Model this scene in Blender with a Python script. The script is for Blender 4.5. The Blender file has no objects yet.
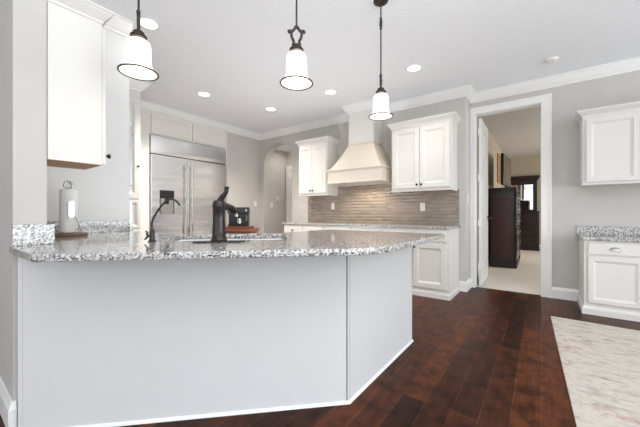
import bpy, bmesh, math, random
from mathutils import Vector, Matrix

PI = math.pi
random.seed(4)
S = bpy.context.scene
C = S.collection

# ------------------------------------------------------------------ camera, world, lights, exposure
YAW = math.radians(36.6)
EYE = 1.06
cam_d = bpy.data.cameras.new('camera')
cam_d.sensor_width = 36.0
cam_d.lens = 298.0 / 640.0 * 36.0
cam_d.clip_start = 0.05
cam = bpy.data.objects.new('camera', cam_d)
C.objects.link(cam)
cam.location = (0, 0, EYE)
cam.rotation_euler = (PI / 2, 0, YAW)
S.camera = cam

S.view_settings.view_transform = 'Standard'
S.view_settings.look = 'None'
S.view_settings.exposure = 0.72
S.view_settings.gamma = 1.0
S.view_settings.use_curve_mapping = False

world = bpy.data.worlds.new('daylight')
S.world = world
world.use_nodes = True
wn = world.node_tree.nodes
bg = wn.get('Background') or wn.new('ShaderNodeBackground')
bg.inputs['Color'].default_value = (0.91, 0.96, 1.0, 1)
bg.inputs['Strength'].default_value = 1.1


def area(name, loc, rot, sx, sy, power, col=(1, 1, 1)):
    l = bpy.data.lights.new(name, 'AREA')
    l.shape = 'RECTANGLE'
    l.size, l.size_y = sx, sy
    l.energy = power
    l.color = col
    o = bpy.data.objects.new(name, l)
    C.objects.link(o)
    o.location = loc
    o.rotation_euler = rot
    return o


# added fill lights for even brightness, then the bedroom window and the hall light
area('great_room_uplight_fill', (2.4, -2.8, 0.35), (PI + math.radians(14), 0, 0), 6.0, 4.0, 100, (0.90, 0.96, 1.0))  # added low uplight, stands in for daylight bounced off the great-room floor
area('dining_uplight_fill', (0.6, 0.4, 1.9), (PI, 0, 0), 1.4, 1.4, 43, (0.94, 0.97, 1.0))  # added unseen uplight, brightens the room by way of the ceiling
area('kitchen_uplight_fill', (-2.5, 2.75, 0.6), (PI, 0, 0), 0.9, 0.9, 9.5, (0.95, 0.97, 1.0))  # added uplight hidden behind the peninsula, lifts the kitchen ceiling and walls
area('side_fill_light', (4.6, 1.6, 0.9), (PI / 2 + 0.95, 0, PI / 2), 5.0, 2.0, 78, (0.90, 0.96, 1.0))  # added side fill standing in for daylight, tilted up to brighten the ceiling
area('bedroom_window_light', (3.0, 8.2, 1.5), (PI / 2 - 0.3, 0, PI / 2), 2.4, 1.6, 62, (0.97, 0.98, 1.0))
area('hall_light', (-4.3, 4.86, 2.45), (0, 0, 0), 0.3, 0.3, 2.2, (1.0, 0.92, 0.82))

# ------------------------------------------------------------------ materials


def lin(r, g, b):
    f = lambda v: (v / 255 / 12.92) if v / 255 <= 0.04045 else ((v / 255 + 0.055) / 1.055) ** 2.4
    return (f(r), f(g), f(b), 1.0)


def newmat(name):
    m = bpy.data.materials.new(name)
    m.use_nodes = True
    nt = m.node_tree
    return m, nt, nt.nodes['Principled BSDF']


def N(nt, typ, **kw):
    n = nt.nodes.new(typ)
    for k, v in kw.items():
        if k in n.inputs:
            n.inputs[k].default_value = v
        else:
            setattr(n, k, v)
    return n


def ramp(nt, stops, interp='LINEAR'):
    n = nt.nodes.new('ShaderNodeValToRGB')
    n.color_ramp.interpolation = interp
    el = n.color_ramp.elements
    while len(el) < len(stops):
        el.new(0.5)
    for e, (p, c) in zip(el, stops):
        e.position = p
        e.color = c
    return n


def coords(nt, scale=(1, 1, 1), rot=(0, 0, 0)):
    tc = nt.nodes.new('ShaderNodeTexCoord')
    mp = nt.nodes.new('ShaderNodeMapping')
    mp.inputs['Scale'].default_value = scale
    mp.inputs['Rotation'].default_value = rot
    nt.links.new(tc.outputs['Object'], mp.inputs['Vector'])
    return mp.outputs['Vector']


def paint(name, rgb, rough=0.5, metal=0.0, noise=0.03, nscale=6.0, bump=0.0, bscale=120.0, stretch=(1, 1, 1), spec=0.5):
    """plain coat with a little mottling and an optional fine bump"""
    m, nt, b = newmat(name)
    v = coords(nt, stretch)
    n = N(nt, 'ShaderNodeTexNoise', Scale=nscale, Detail=3.0)
    nt.links.new(v, n.inputs['Vector'])
    c = lin(*rgb)
    lo = tuple(x * (1 - noise) for x in c[:3]) + (1,)
    hi = tuple(min(1, x * (1 + noise)) for x in c[:3]) + (1,)
    r = ramp(nt, [(0.3, lo), (0.7, hi)])
    nt.links.new(n.outputs['Fac'], r.inputs['Fac'])
    nt.links.new(r.outputs['Color'], b.inputs['Base Color'])
    b.inputs['Roughness'].default_value = rough
    b.inputs['Metallic'].default_value = metal
    b.inputs['Specular IOR Level'].default_value = spec
    if bump:
        n2 = N(nt, 'ShaderNodeTexNoise', Scale=bscale, Detail=4.0)
        nt.links.new(v, n2.inputs['Vector'])
        bp = N(nt, 'ShaderNodeBump', Strength=bump, Distance=0.01)
        nt.links.new(n2.outputs['Fac'], bp.inputs['Height'])
        nt.links.new(bp.outputs['Normal'], b.inputs['Normal'])
    return m


M = {}
M['cab'] = paint('white_cabinet_paint', (226, 223, 218), 0.38, noise=0.01)
M['trim'] = paint('white_trim_paint', (243, 242, 240), 0.4, noise=0.01)
M['panel'] = paint('peninsula_white_paint', (220, 220, 220), 0.45, noise=0.01)
M['hood'] = paint('cream_hood_paint', (222, 211, 196), 0.42, noise=0.01)
M['wall'] = paint('greige_wall_paint', (202, 198, 193), 0.85, noise=0.02, bump=0.08, bscale=200)
M['wallw'] = paint('pale_wall_paint', (234, 234, 233), 0.8, noise=0.01, bump=0.05, bscale=200)
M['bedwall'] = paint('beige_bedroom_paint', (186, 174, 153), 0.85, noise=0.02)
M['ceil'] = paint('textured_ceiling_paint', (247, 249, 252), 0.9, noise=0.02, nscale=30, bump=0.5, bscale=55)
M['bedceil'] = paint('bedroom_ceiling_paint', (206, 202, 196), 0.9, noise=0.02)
M['carpet'] = paint('cream_carpet', (234, 226, 214), 0.95, noise=0.08, nscale=60, bump=0.6, bscale=300)
M['bronze'] = paint('oiled_bronze', (58, 54, 52), 0.24, 0.7, noise=0.15, nscale=40)
M['iron'] = paint('dark_pendant_iron', (66, 58, 53), 0.45, 0.6, noise=0.2, nscale=60)
M['brass'] = paint('aged_brass_collar', (126, 110, 96), 0.4, 0.8, noise=0.1)
M['chrome'] = paint('brushed_nickel', (196, 194, 190), 0.22, 1.0, noise=0.04)
M['black'] = paint('gloss_black_plastic', (18, 18, 19), 0.2, noise=0.1)
M['screen'] = paint('tv_screen_glass', (70, 66, 64), 0.12, noise=0.05)
M['white'] = paint('white_plastic', (236, 234, 229), 0.4, noise=0.01)
M['paper'] = paint('paper_towel', (240, 240, 238), 0.95, noise=0.02, bump=0.3, bscale=90)
M['oak'] = paint('raw_cabinet_underside', (176, 138, 100), 0.6, noise=0.12, nscale=8, stretch=(1, 14, 14))
M['cherry'] = paint('red_brown_cart_wood', (118, 64, 37), 0.4, noise=0.25, nscale=5, stretch=(18, 2, 18))
M['walnut'] = paint('tray_wood', (112, 88, 68), 0.5, noise=0.25, nscale=6, stretch=(20, 3, 20))
M['darkwood'] = paint('espresso_furniture_wood', (36, 22, 20), 0.3, noise=0.35, nscale=4, stretch=(14, 14, 1.5))
M['redwood'] = paint('mahogany_inset_panel', (66, 30, 27), 0.3, noise=0.3, nscale=4, stretch=(12, 12, 1.5))
M['picwood'] = paint('golden_picture_frame', (176, 128, 78), 0.5, noise=0.15)
M['picture'] = paint('picture_print', (170, 150, 120), 0.7, noise=0.3, nscale=4)
M['glassdark'] = paint('oven_glass', (60, 62, 66), 0.1, noise=0.05)
M['rubber'] = paint('dark_gap', (40, 40, 42), 0.8, noise=0.05)


def mk_mirror():
    m, nt, b = newmat('mirror_glass')
    b.inputs['Base Color'].default_value = (0.9, 0.9, 0.9, 1)
    b.inputs['Metallic'].default_value = 1.0
    b.inputs['Roughness'].default_value = 0.02
    return m


M['mirror'] = mk_mirror()


def mk_granite():
    m, nt, b = newmat('speckled_granite')
    v = coords(nt)
    n0 = N(nt, 'ShaderNodeTexNoise', Scale=34.0, Detail=4.0, Roughness=0.7)
    vo = N(nt, 'ShaderNodeTexVoronoi', Scale=120.0)
    n1 = N(nt, 'ShaderNodeTexNoise', Scale=95.0, Detail=3.0, Roughness=0.65)
    n2 = N(nt, 'ShaderNodeTexNoise', Scale=62.0, Detail=4.0, Roughness=0.7)
    n3 = N(nt, 'ShaderNodeTexNoise', Scale=9.0, Detail=3.0)
    for n in (n0, vo, n1, n2, n3):
        nt.links.new(v, n.inputs['Vector'])
    base = ramp(nt, [(0.36, lin(186, 184, 182)), (0.5, lin(224, 222, 219)), (0.64, lin(178, 169, 160))])
    nt.links.new(n0.outputs['Fac'], base.inputs['Fac'])
    grey = ramp(nt, [(0.50, (0, 0, 0, 1)), (0.57, (1, 1, 1, 1))])
    nt.links.new(n1.outputs['Fac'], grey.inputs['Fac'])
    mx = N(nt, 'ShaderNodeMix', data_type='RGBA')
    nt.links.new(grey.outputs['Color'], mx.inputs[0])
    nt.links.new(base.outputs['Color'], mx.inputs[6])
    mx.inputs[7].default_value = lin(112, 115, 120)
    blk = ramp(nt, [(0.56, (0, 0, 0, 1)), (0.60, (1, 1, 1, 1))])
    nt.links.new(n2.outputs['Fac'], blk.inputs['Fac'])
    mx2 = N(nt, 'ShaderNodeMix', data_type='RGBA')
    nt.links.new(blk.outputs['Color'], mx2.inputs[0])
    nt.links.new(mx.outputs[2], mx2.inputs[6])
    mx2.inputs[7].default_value = lin(40, 41, 45)
    # some crystals of the cell pattern go white or brown
    sel = ramp(nt, [(0.0, (0, 0, 0, 1)), (0.86, (0, 0, 0, 1)), (0.9, (1, 1, 1, 1))])
    sep = nt.nodes.new('ShaderNodeSeparateColor')
    nt.links.new(vo.outputs['Color'], sep.inputs[0])
    nt.links.new(sep.outputs[0], sel.inputs['Fac'])
    mx3 = N(nt, 'ShaderNodeMix', data_type='RGBA')
    nt.links.new(sel.outputs['Color'], mx3.inputs[0])
    nt.links.new(mx2.outputs[2], mx3.inputs[6])
    mx3.inputs[7].default_value = lin(140, 126, 112)
    nt.links.new(mx3.outputs[2], b.inputs['Base Color'])
    b.inputs['Roughness'].default_value = 0.07
    b.inputs['Specular IOR Level'].default_value = 0.85
    return m


M['granite'] = mk_granite()


def mk_tile():
    m, nt, b = newmat('taupe_glass_subway_tile')
    tc = nt.nodes.new('ShaderNodeTexCoord')
    sp = nt.nodes.new('ShaderNodeSeparateXYZ')
    cb = nt.nodes.new('ShaderNodeCombineXYZ')
    nt.links.new(tc.outputs['Object'], sp.inputs[0])
    nt.links.new(sp.outputs['X'], cb.inputs['X'])
    nt.links.new(sp.outputs['Z'], cb.inputs['Y'])
    br = N(nt, 'ShaderNodeTexBrick', Scale=1.0)
    br.inputs['Brick Width'].default_value = 0.105
    br.inputs['Row Height'].default_value = 0.052
    br.inputs['Mortar Size'].default_value = 0.0022
    br.inputs['Mortar Smooth'].default_value = 0.3
    br.inputs['Color1'].default_value = lin(162, 149, 136)
    br.inputs['Color2'].default_value = lin(142, 130, 119)
    br.inputs['Mortar'].default_value = lin(162, 152, 142)
    nt.links.new(cb.outputs[0], br.inputs['Vector'])
    nt.links.new(br.outputs['Color'], b.inputs['Base Color'])
    b.inputs['Roughness'].default_value = 0.09
    b.inputs['Specular IOR Level'].default_value = 0.7
    ns = N(nt, 'ShaderNodeTexNoise', Scale=14.0, Detail=1.0)
    nt.links.new(cb.outputs[0], ns.inputs['Vector'])
    mth = N(nt, 'ShaderNodeMath', operation='MULTIPLY_ADD')
    nt.links.new(br.outputs['Fac'], mth.inputs[0])
    mth.inputs[1].default_value = -0.5
    nt.links.new(ns.outputs['Fac'], mth.inputs[2])
    # each tile is pillowed: its face bends back towards the upper and lower edge
    dv = N(nt, 'ShaderNodeMath', operation='DIVIDE')
    nt.links.new(sp.outputs['Z'], dv.inputs[0])
    dv.inputs[1].default_value = 0.052
    fr_ = N(nt, 'ShaderNodeMath', operation='FRACT')
    nt.links.new(dv.outputs[0], fr_.inputs[0])
    cn = N(nt, 'ShaderNodeMath', operation='MULTIPLY_ADD')
    nt.links.new(fr_.outputs[0], cn.inputs[0])
    cn.inputs[1].default_value = 2.0
    cn.inputs[2].default_value = -1.0
    pw = N(nt, 'ShaderNodeMath', operation='ABSOLUTE')
    nt.links.new(cn.outputs[0], pw.inputs[0])
    p2 = N(nt, 'ShaderNodeMath', operation='POWER')
    nt.links.new(pw.outputs[0], p2.inputs[0])
    p2.inputs[1].default_value = 2.0
    sc = N(nt, 'ShaderNodeMath', operation='MULTIPLY')
    nt.links.new(p2.outputs[0], sc.inputs[0])
    sc.inputs[1].default_value = -0.005
    wv = N(nt, 'ShaderNodeMath', operation='MULTIPLY_ADD')
    nt.links.new(mth.outputs[0], wv.inputs[0])
    wv.inputs[1].default_value = 0.0015
    nt.links.new(sc.outputs[0], wv.inputs[2])
    bp = N(nt, 'ShaderNodeBump', Strength=1.0, Distance=1.0)
    nt.links.new(wv.outputs[0], bp.inputs['Height'])
    nt.links.new(bp.outputs['Normal'], b.inputs['Normal'])
    return m


M['tile'] = mk_tile()


def mk_floor():
    m, nt, b = newmat('dark_hand_scraped_planks')
    tc = nt.nodes.new('ShaderNodeTexCoord')
    sp = nt.nodes.new('ShaderNodeSeparateXYZ')
    cb = nt.nodes.new('ShaderNodeCombineXYZ')
    nt.links.new(tc.outputs['Object'], sp.inputs[0])
    nt.links.new(sp.outputs['Y'], cb.inputs['X'])
    nt.links.new(sp.outputs['X'], cb.inputs['Y'])
    br = N(nt, 'ShaderNodeTexBrick', Scale=1.0)
    br.offset = 0.37
    br.inputs['Brick Width'].default_value = 1.7
    br.inputs['Row Height'].default_value = 0.13
    br.inputs['Mortar Size'].default_value = 0.0016
    br.inputs['Mortar Smooth'].default_value = 0.2
    br.inputs['Bias'].default_value = 0.0
    br.inputs['Color1'].default_value = lin(92, 50, 30)
    br.inputs['Color2'].default_value = lin(46, 25, 17)
    br.inputs['Mortar'].default_value = lin(108, 68, 47)
    nt.links.new(cb.outputs[0], br.inputs['Vector'])
    mp = nt.nodes.new('ShaderNodeMapping')
    mp.inputs['Scale'].default_value = (22, 2.2, 1)
    nt.links.new(tc.outputs['Object'], mp.inputs['Vector'])
    n = N(nt, 'ShaderNodeTexNoise', Scale=1.6, Detail=6.0, Roughness=0.65)
    nt.links.new(mp.outputs[0], n.inputs['Vector'])
    n2 = N(nt, 'ShaderNodeTexNoise', Scale=9.0, Detail=5.0, Roughness=0.6)
    nt.links.new(tc.outputs['Object'], n2.inputs['Vector'])
    r = ramp(nt, [(0.3, (0.62, 0.60, 0.60, 1)), (0.7, (1.25, 1.22, 1.2, 1))])
    nt.links.new(n.outputs['Fac'], r.inputs['Fac'])
    r2 = ramp(nt, [(0.34, (0.42, 0.40, 0.42, 1)), (0.56, (1.12, 1.10, 1.05, 1))])
    nt.links.new(n2.outputs['Fac'], r2.inputs['Fac'])
    a = N(nt, 'ShaderNodeMix', data_type='RGBA', blend_type='MULTIPLY')
    a.inputs[0].default_value = 1.0
    nt.links.new(br.outputs['Color'], a.inputs[6])
    nt.links.new(r.outputs['Color'], a.inputs[7])
    c = N(nt, 'ShaderNodeMix', data_type='RGBA', blend_type='MULTIPLY')
    c.inputs[0].default_value = 1.0
    nt.links.new(a.outputs[2], c.inputs[6])
    nt.links.new(r2.outputs['Color'], c.inputs[7])
    nt.links.new(c.outputs[2], b.inputs['Base Color'])
    b.inputs['Roughness'].default_value = 0.36
    b.inputs['Specular IOR Level'].default_value = 0.13
    bp = N(nt, 'ShaderNodeBump', Strength=0.25, Distance=0.004)
    nt.links.new(n.outputs['Fac'], bp.inputs['Height'])
    nt.links.new(bp.outputs['Normal'], b.inputs['Normal'])
    return m


M['floor'] = mk_floor()


def mk_steel():
    m, nt, b = newmat('brushed_stainless_steel')
    v = coords(nt, (1.0, 1.2, 1.0))
    b.inputs['Base Color'].default_value = lin(222, 222, 224)
    b.inputs['Metallic'].default_value = 1.0
    b.inputs['Roughness'].default_value = 0.24
    mp = coords(nt, (0.5, 0.7, 3.2))
    n = N(nt, 'ShaderNodeTexNoise', Scale=1.3, Detail=1.0)
    nt.links.new(mp, n.inputs['Vector'])
    mp2 = coords(nt, (2, 2, 260))
    n2 = N(nt, 'ShaderNodeTexNoise', Scale=3.0, Detail=2.0)
    nt.links.new(mp2, n2.inputs['Vector'])
    ad = N(nt, 'ShaderNodeMath', operation='MULTIPLY_ADD')
    nt.links.new(n2.outputs['Fac'], ad.inputs[0])
    ad.inputs[1].default_value = 0.01
    nt.links.new(n.outputs['Fac'], ad.inputs[2])
    bp = N(nt, 'ShaderNodeBump', Strength=0.55, Distance=0.06)
    nt.links.new(ad.outputs[0], bp.inputs['Height'])
    nt.links.new(bp.outputs['Normal'], b.inputs['Normal'])
    return m


M['steel'] = mk_steel()


def mk_rug():
    m, nt, b = newmat('distressed_cream_rug')
    v = coords(nt, (2.2, 5.5, 1))
    v2 = coords(nt, (1, 1, 1))
    n = N(nt, 'ShaderNodeTexNoise', Scale=2.4, Detail=9.0, Roughness=0.78)
    nt.links.new(v, n.inputs['Vector'])
    r = ramp(nt, [(0.34, lin(140, 134, 127)), (0.45, lin(186, 179, 170)), (0.54, lin(204, 197, 187)), (0.66, lin(166, 150, 133))])
    nt.links.new(n.outputs['Fac'], r.inputs['Fac'])
    n2 = N(nt, 'ShaderNodeTexNoise', Scale=2.6, Detail=5.0, Roughness=0.75)
    nt.links.new(v2, n2.inputs['Vector'])
    s = ramp(nt, [(0.56, (0, 0, 0, 1)), (0.72, (1, 1, 1, 1))])
    nt.links.new(n2.outputs['Fac'], s.inputs['Fac'])
    mx = N(nt, 'ShaderNodeMix', data_type='RGBA')
    nt.links.new(s.outputs['Color'], mx.inputs[0])
    nt.links.new(r.outputs['Color'], mx.inputs[6])
    mx.inputs[7].default_value = lin(166, 118, 104)
    nt.links.new(mx.outputs[2], b.inputs['Base Color'])
    b.inputs['Roughness'].default_value = 0.95
    n3 = N(nt, 'ShaderNodeTexNoise', Scale=180.0, Detail=2.0)
    nt.links.new(v2, n3.inputs['Vector'])
    bp = N(nt, 'ShaderNodeBump', Strength=0.4, Distance=0.004)
    nt.links.new(n3.outputs['Fac'], bp.inputs['Height'])
    nt.links.new(bp.outputs['Normal'], b.inputs['Normal'])
    return m


M['rug'] = mk_rug()


def mk_emit(name, rgb, strength):
    m, nt, b = newmat(name)
    v = coords(nt)
    n = N(nt, 'ShaderNodeTexNoise', Scale=5.0)
    nt.links.new(v, n.inputs['Vector'])
    c = lin(*rgb)
    r = ramp(nt, [(0.0, tuple(x * 0.97 for x in c[:3]) + (1,)), (1.0, c)])
    nt.links.new(n.outputs['Fac'], r.inputs['Fac'])
    nt.links.new(r.outputs['Color'], b.inputs['Base Color'])
    nt.links.new(r.outputs['Color'], b.inputs['Emission Color'])
    b.inputs['Emission Strength'].default_value = strength
    b.inputs['Roughness'].default_value = 0.3
    return m


M['canlight'] = mk_emit('recessed_lamp_lens', (255, 246, 232), 5.0)
M['shade'] = mk_emit('lit_opal_glass', (255, 249, 240), 0.45)
M['bulb'] = mk_emit('lit_bulb', (255, 236, 205), 6.0)

# ------------------------------------------------------------------ mesh helpers


def bm_obj(name, bm, m, parent=None, smooth=False, normals=True):
    if normals:
        bmesh.ops.recalc_face_normals(bm, faces=bm.faces[:])
    me = bpy.data.meshes.new(name)
    bm.to_mesh(me)
    bm.free()
    me.materials.append(M[m] if isinstance(m, str) else m)
    if smooth:
        for p in me.polygons:
            p.use_smooth = True
        try:
            me.set_sharp_from_angle(angle=math.radians(40))
        except Exception:
            pass
    o = bpy.data.objects.new(name, me)
    C.objects.link(o)
    if parent is not None:
        o.parent = parent
    return o


def box(bm, a, b, bev=0.0, seg=2):
    x0, y0, z0 = a
    x1, y1, z1 = b
    r = bmesh.ops.create_cube(bm, size=1.0)
    vs = r['verts']
    for v in vs:
        v.co.x = x0 if v.co.x < 0 else x1
        v.co.y = y0 if v.co.y < 0 else y1
        v.co.z = z0 if v.co.z < 0 else z1
    if bev > 0:
        es = list({e for v in vs for e in v.link_edges})
        bmesh.ops.bevel(bm, geom=es, offset=bev, segments=seg, affect='EDGES', profile=0.5)
    return bm


def B(a, b, bev=0.0, seg=2):
    return box(bmesh.new(), a, b, bev, seg)


def lathe(bm, prof, segs=32, cx=0.0, cy=0.0, axis='Z', org=None):
    """prof: (radius, z) list, revolved about the vertical through (cx, cy)"""
    rings = []
    for r, z in prof:
        if r < 1e-6:
            rings.append([bm.verts.new((cx, cy, z))])
        else:
            rings.append([bm.verts.new((cx + r * math.cos(2 * PI * k / segs), cy + r * math.sin(2 * PI * k / segs), z)) for k in range(segs)])
    for a, b in zip(rings[:-1], rings[1:]):
        if len(a) == 1 and len(b) == 1:
            continue
        for k in range(segs):
            k2 = (k + 1) % segs
            if len(a) == 1:
                bm.faces.new((a[0], b[k], b[k2]))
            elif len(b) == 1:
                bm.faces.new((a[k], a[k2], b[0]))
            else:
                bm.faces.new((a[k], a[k2], b[k2], b[k]))
    return bm


def tube(bm, pts, rad, segs=10, cap=True):
    pts = [Vector(p) for p in pts]
    n = len(pts)
    rads = rad if isinstance(rad, (list, tuple)) else [rad] * n
    up = Vector((0, 0, 1))
    rings = []
    prev = None
    for i, p in enumerate(pts):
        t = (pts[min(i + 1, n - 1)] - pts[max(i - 1, 0)]).normalized()
        if prev is None:
            a = t.orthogonal().normalized() if abs(t.dot(up)) > 0.95 else t.cross(up).normalized()
        else:
            a = (prev - t * prev.dot(t)).normalized()
        prev = a
        b = t.cross(a)
        rings.append([bm.verts.new(p + rads[i] * (math.cos(2 * PI * k / segs) * a + math.sin(2 * PI * k / segs) * b)) for k in range(segs)])
    for r0, r1 in zip(rings[:-1], rings[1:]):
        for k in range(segs):
            k2 = (k + 1) % segs
            bm.faces.new((r0[k], r0[k2], r1[k2], r1[k]))
    if cap:
        bm.faces.new(rings[0][::-1])
        bm.faces.new(rings[-1])
    return bm


def smooth_path(pts, n=6):
    """Catmull-Rom through the points"""
    P = [Vector(p) for p in pts]
    out = []
    for i in range(len(P) - 1):
        p0, p1, p2, p3 = P[max(i - 1, 0)], P[i], P[i + 1], P[min(i + 2, len(P) - 1)]
        for k in range(n):
            t = k / n
            out.append(0.5 * ((2 * p1) + (p2 - p0) * t + (2 * p0 - 5 * p1 + 4 * p2 - p3) * t * t + (3 * p1 - p0 - 3 * p2 + p3) * t ** 3))
    out.append(P[-1])
    return out


def sweep(bm, path, prof):
    """profile (out, z) swept along a 2-D path with mitred corners; 'out' is to the right of the walking direction"""
    P = [Vector(p) for p in path]
    n = len(P)
    rows = []
    for i, p in enumerate(P):
        d0 = (P[i] - P[i - 1]).normalized() if i > 0 else None
        d1 = (P[i + 1] - P[i]).normalized() if i < n - 1 else None
        if d0 is None:
            d0 = d1
        if d1 is None:
            d1 = d0
        n0 = Vector((d0.y, -d0.x))
        n1 = Vector((d1.y, -d1.x))
        mvec = (n0 + n1)
        mvec = mvec / max(1e-6, (1 + n0.dot(n1)))
        rows.append([bm.verts.new((p.x + mvec.x * o, p.y + mvec.y * o, z)) for o, z in prof])
    k = len(prof)
    for r0, r1 in zip(rows[:-1], rows[1:]):
        for j in range(k):
            j2 = (j + 1) % k
            bm.faces.new((r0[j], r0[j2], r1[j2], r1[j]))
    bm.faces.new(rows[0])
    bm.faces.new(rows[-1][::-1])
    return bm


def prism(bm, poly, z0, z1):
    lo = [bm.verts.new((x, y, z0)) for x, y in poly]
    hi = [bm.verts.new((x, y, z1)) for x, y in poly]
    n = len(poly)
    bm.faces.new(lo[::-1])
    bm.faces.new(hi)
    for i in range(n):
        j = (i + 1) % n
        bm.faces.new((lo[i], lo[j], hi[j], hi[i]))
    return bm


def fillet(poly, radii, seg=10):
    out = []
    n = len(poly)
    for i, p in enumerate(poly):
        r = radii[i]
        p = Vector(p)
        if r <= 0:
            out.append((p.x, p.y))
            continue
        a = (Vector(poly[i - 1]) - p).normalized()
        b = (Vector(poly[(i + 1) % n]) - p).normalized()
        ang = a.angle(b)
        t = r / math.tan(ang / 2)
        c = p + (a + b).normalized() * (r / math.sin(ang / 2))
        s = p + a * t - c
        e = p + b * t - c
        tot = s.angle_signed(e)
        for k in range(seg + 1):
            th = -tot * k / seg
            out.append((c.x + s.x * math.cos(th) - s.y * math.sin(th), c.y + s.x * math.sin(th) + s.y * math.cos(th)))
    return out


def slab(name, loops, z0, z1, m, parent=None, bev=0.004):
    """flat slab with optional holes and eased edges"""
    cu = bpy.data.curves.new('slab_outline', 'CURVE')
    cu.dimensions = '2D'
    cu.fill_mode = 'BOTH'
    for lp in loops:
        sp = cu.splines.new('POLY')
        sp.points.add(len(lp) - 1)
        for q, (x, y) in zip(sp.points, lp):
            q.co = (x, y, 0, 1)
        sp.use_cyclic_u = True
    cu.extrude = (z1 - z0) / 2 - bev
    cu.bevel_depth = bev
    cu.bevel_resolution = 2
    cu.offset = -bev
    tmp = bpy.data.objects.new('slab_outline', cu)
    C.objects.link(tmp)
    dg = bpy.context.evaluated_depsgraph_get()
    dg.update()
    me = bpy.data.meshes.new_from_object(tmp.evaluated_get(dg))
    bpy.data.objects.remove(tmp)
    bpy.data.curves.remove(cu)
    me.name = name
    me.materials.clear()
    me.materials.append(M[m])
    for v in me.vertices:
        v.co.z += (z0 + z1) / 2
    o = bpy.data.objects.new(name, me)
    C.objects.link(o)
    if parent is not None:
        o.parent = parent
    return o


def thing(name, label, cat, loc=(0, 0, 0), rotz=0.0, group=None):
    o = bpy.data.objects.new(name, None)
    o.empty_display_size = 0.1
    C.objects.link(o)
    o.location = loc
    o.rotation_euler = (0, 0, rotz)
    return tag(o, label, cat, group)


def tag(o, label, cat, group=None):
    o['label'] = label
    o['category'] = cat
    if group:
        o['group'] = group
    return o


def struct(name, bm, m, label=None, smooth=False):
    o = bm_obj(name, bm, m, None, smooth)
    o['kind'] = 'structure'
    if label:
        o['label'] = label
    return o


# ------------------------------------------------------------------ the setting
CH = 2.76
WL = -4.9      # fridge wall
WR = 4.42      # range wall
WD = 4.75      # door wall

f = bmesh.new()
box(f, (-7.5, -5.0, -0.1), (5.5, WD + 0.06, 0.0))
struct('floor', f, 'floor', 'dark hand-scraped wood plank floor')
f = bmesh.new()
box(f, (-5.6, -5.0, CH), (5.5, WD + 0.12, CH + 0.1))
struct('ceiling', f, 'ceil', 'pale textured ceiling')

# fridge wall with the opening the refrigerator and its cupboards are set into
w = bmesh.new()
box(w, (WL - 0.1, 3.55, 0), (WL, WR + 0.0, CH))
box(w, (WL - 0.1, 1.9, 2.66), (WL, 3.55, CH))
box(w, (WL - 0.8, 1.1, 0), (WL - 0.7, 3.7, CH))
struct('wall_left', w, 'wall', 'grey wall holding the refrigerator')

# range wall with arched opening
ax0, ax1 = -4.78, -3.97
acx, ar = (ax0 + ax1) / 2, (ax1 - ax0) / 2
az = 2.50 - ar
w = bmesh.new()
T = 0.15
poly = [(-4.9, 0), (ax0, 0), (ax0, az)]
for k in range(1, 24):
    th = PI - PI * k / 24
    poly.append((acx + ar * math.cos(th), az + ar * math.sin(th)))
poly += [(ax1, az), (ax1, 0), (-0.823, 0), (-0.823, CH), (-4.9, CH)]
lo = [w.verts.new((x, WR, z)) for x, z in poly]
hi = [w.verts.new((x, WR + T, z)) for x, z in poly]
w.faces.new(lo)
w.faces.new(hi[::-1])
for i in range(len(poly)):
    j = (i + 1) % len(poly)
    w.faces.new((lo[i], hi[i], hi[j], lo[j]))
box(w, (-0.94, WR + T, 0), (-0.823, WD + 0.12, CH))
struct('wall_back', w, 'wall', 'greige range wall with an arched opening')

# door wall
dx0, dx1, dz = -0.762, 0.0, 2.475
w = bmesh.new()
box(w, (-0.823, WD, 0), (dx0, WD + 0.12, CH))
box(w, (dx1, WD, 0), (5.5, WD + 0.12, CH))
box(w, (dx0, WD, dz), (dx1, WD + 0.12, CH))
struct('wall_right', w, 'wall', 'grey wall with the bedroom doorway and the desk')

# short wall stub the peninsula dies into, and the counter wall behind it
SX, SY0, SY1 = -2.08, 0.275, 0.40
struct('wall_stub', B((-5.6, SY0, 0), (SX, SY1, CH)), 'wall', 'end of the wall beside the peninsula')
struct('wall_counter', B((-3.05, SY1, 0), (-3.0, 1.14, CH)), 'wallw', 'pale wall above the counter with the paper towels')
struct('wall_return', B((-3.72, 0.40, 0), (-3.70, 1.14, CH)), 'wallw')
struct('wall_pantry', B((-5.6, 0.95, 0), (-4.2, 1.05, CH)), 'wall')

struct('wall_light_block', B((-3.9, -5.0, 0), (-3.8, SY0, CH)), 'wall')  # unseen wall added to keep outside light off the stub wall

# hall beyond the arch
w = bmesh.new()
box(w, (-5.0, WR + T, 0), (-4.8, 5.4, 2.5))
box(w, (-5.0, 5.15, 0), (-3.0, 5.25, 2.5))
box(w, (-3.1, WR + T, 0), (-3.0, 5.25, 2.5))
struct('wall_hall', w, 'wall', 'taupe hall wall seen through the arch')
struct('ceiling_hall', B((-5.0, WR + T, 2.5), (-3.0, 5.3, 2.6)), 'ceil')
struct('floor_hall', B((-5.0, WR - 0.0, -0.1), (-3.0, 5.3, -0.001)), 'floor')
# white casing of the hall door
d = bmesh.new()
box(d, (-4.77, 5.10, 0), (-4.66, 5.15, 2.06))
box(d, (-4.77, 5.10, 2.06), (-3.75, 5.15, 2.16))
box(d, (-3.86, 5.10, 0), (-3.75, 5.15, 2.06))
struct('trim_1', d, 'trim', 'white casing of the hall door beyond the arch')
struct('door_2', B((-4.66, 5.12, 0.01), (-3.86, 5.15, 2.06)), 'trim', 'white hall door beyond the arch')

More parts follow.
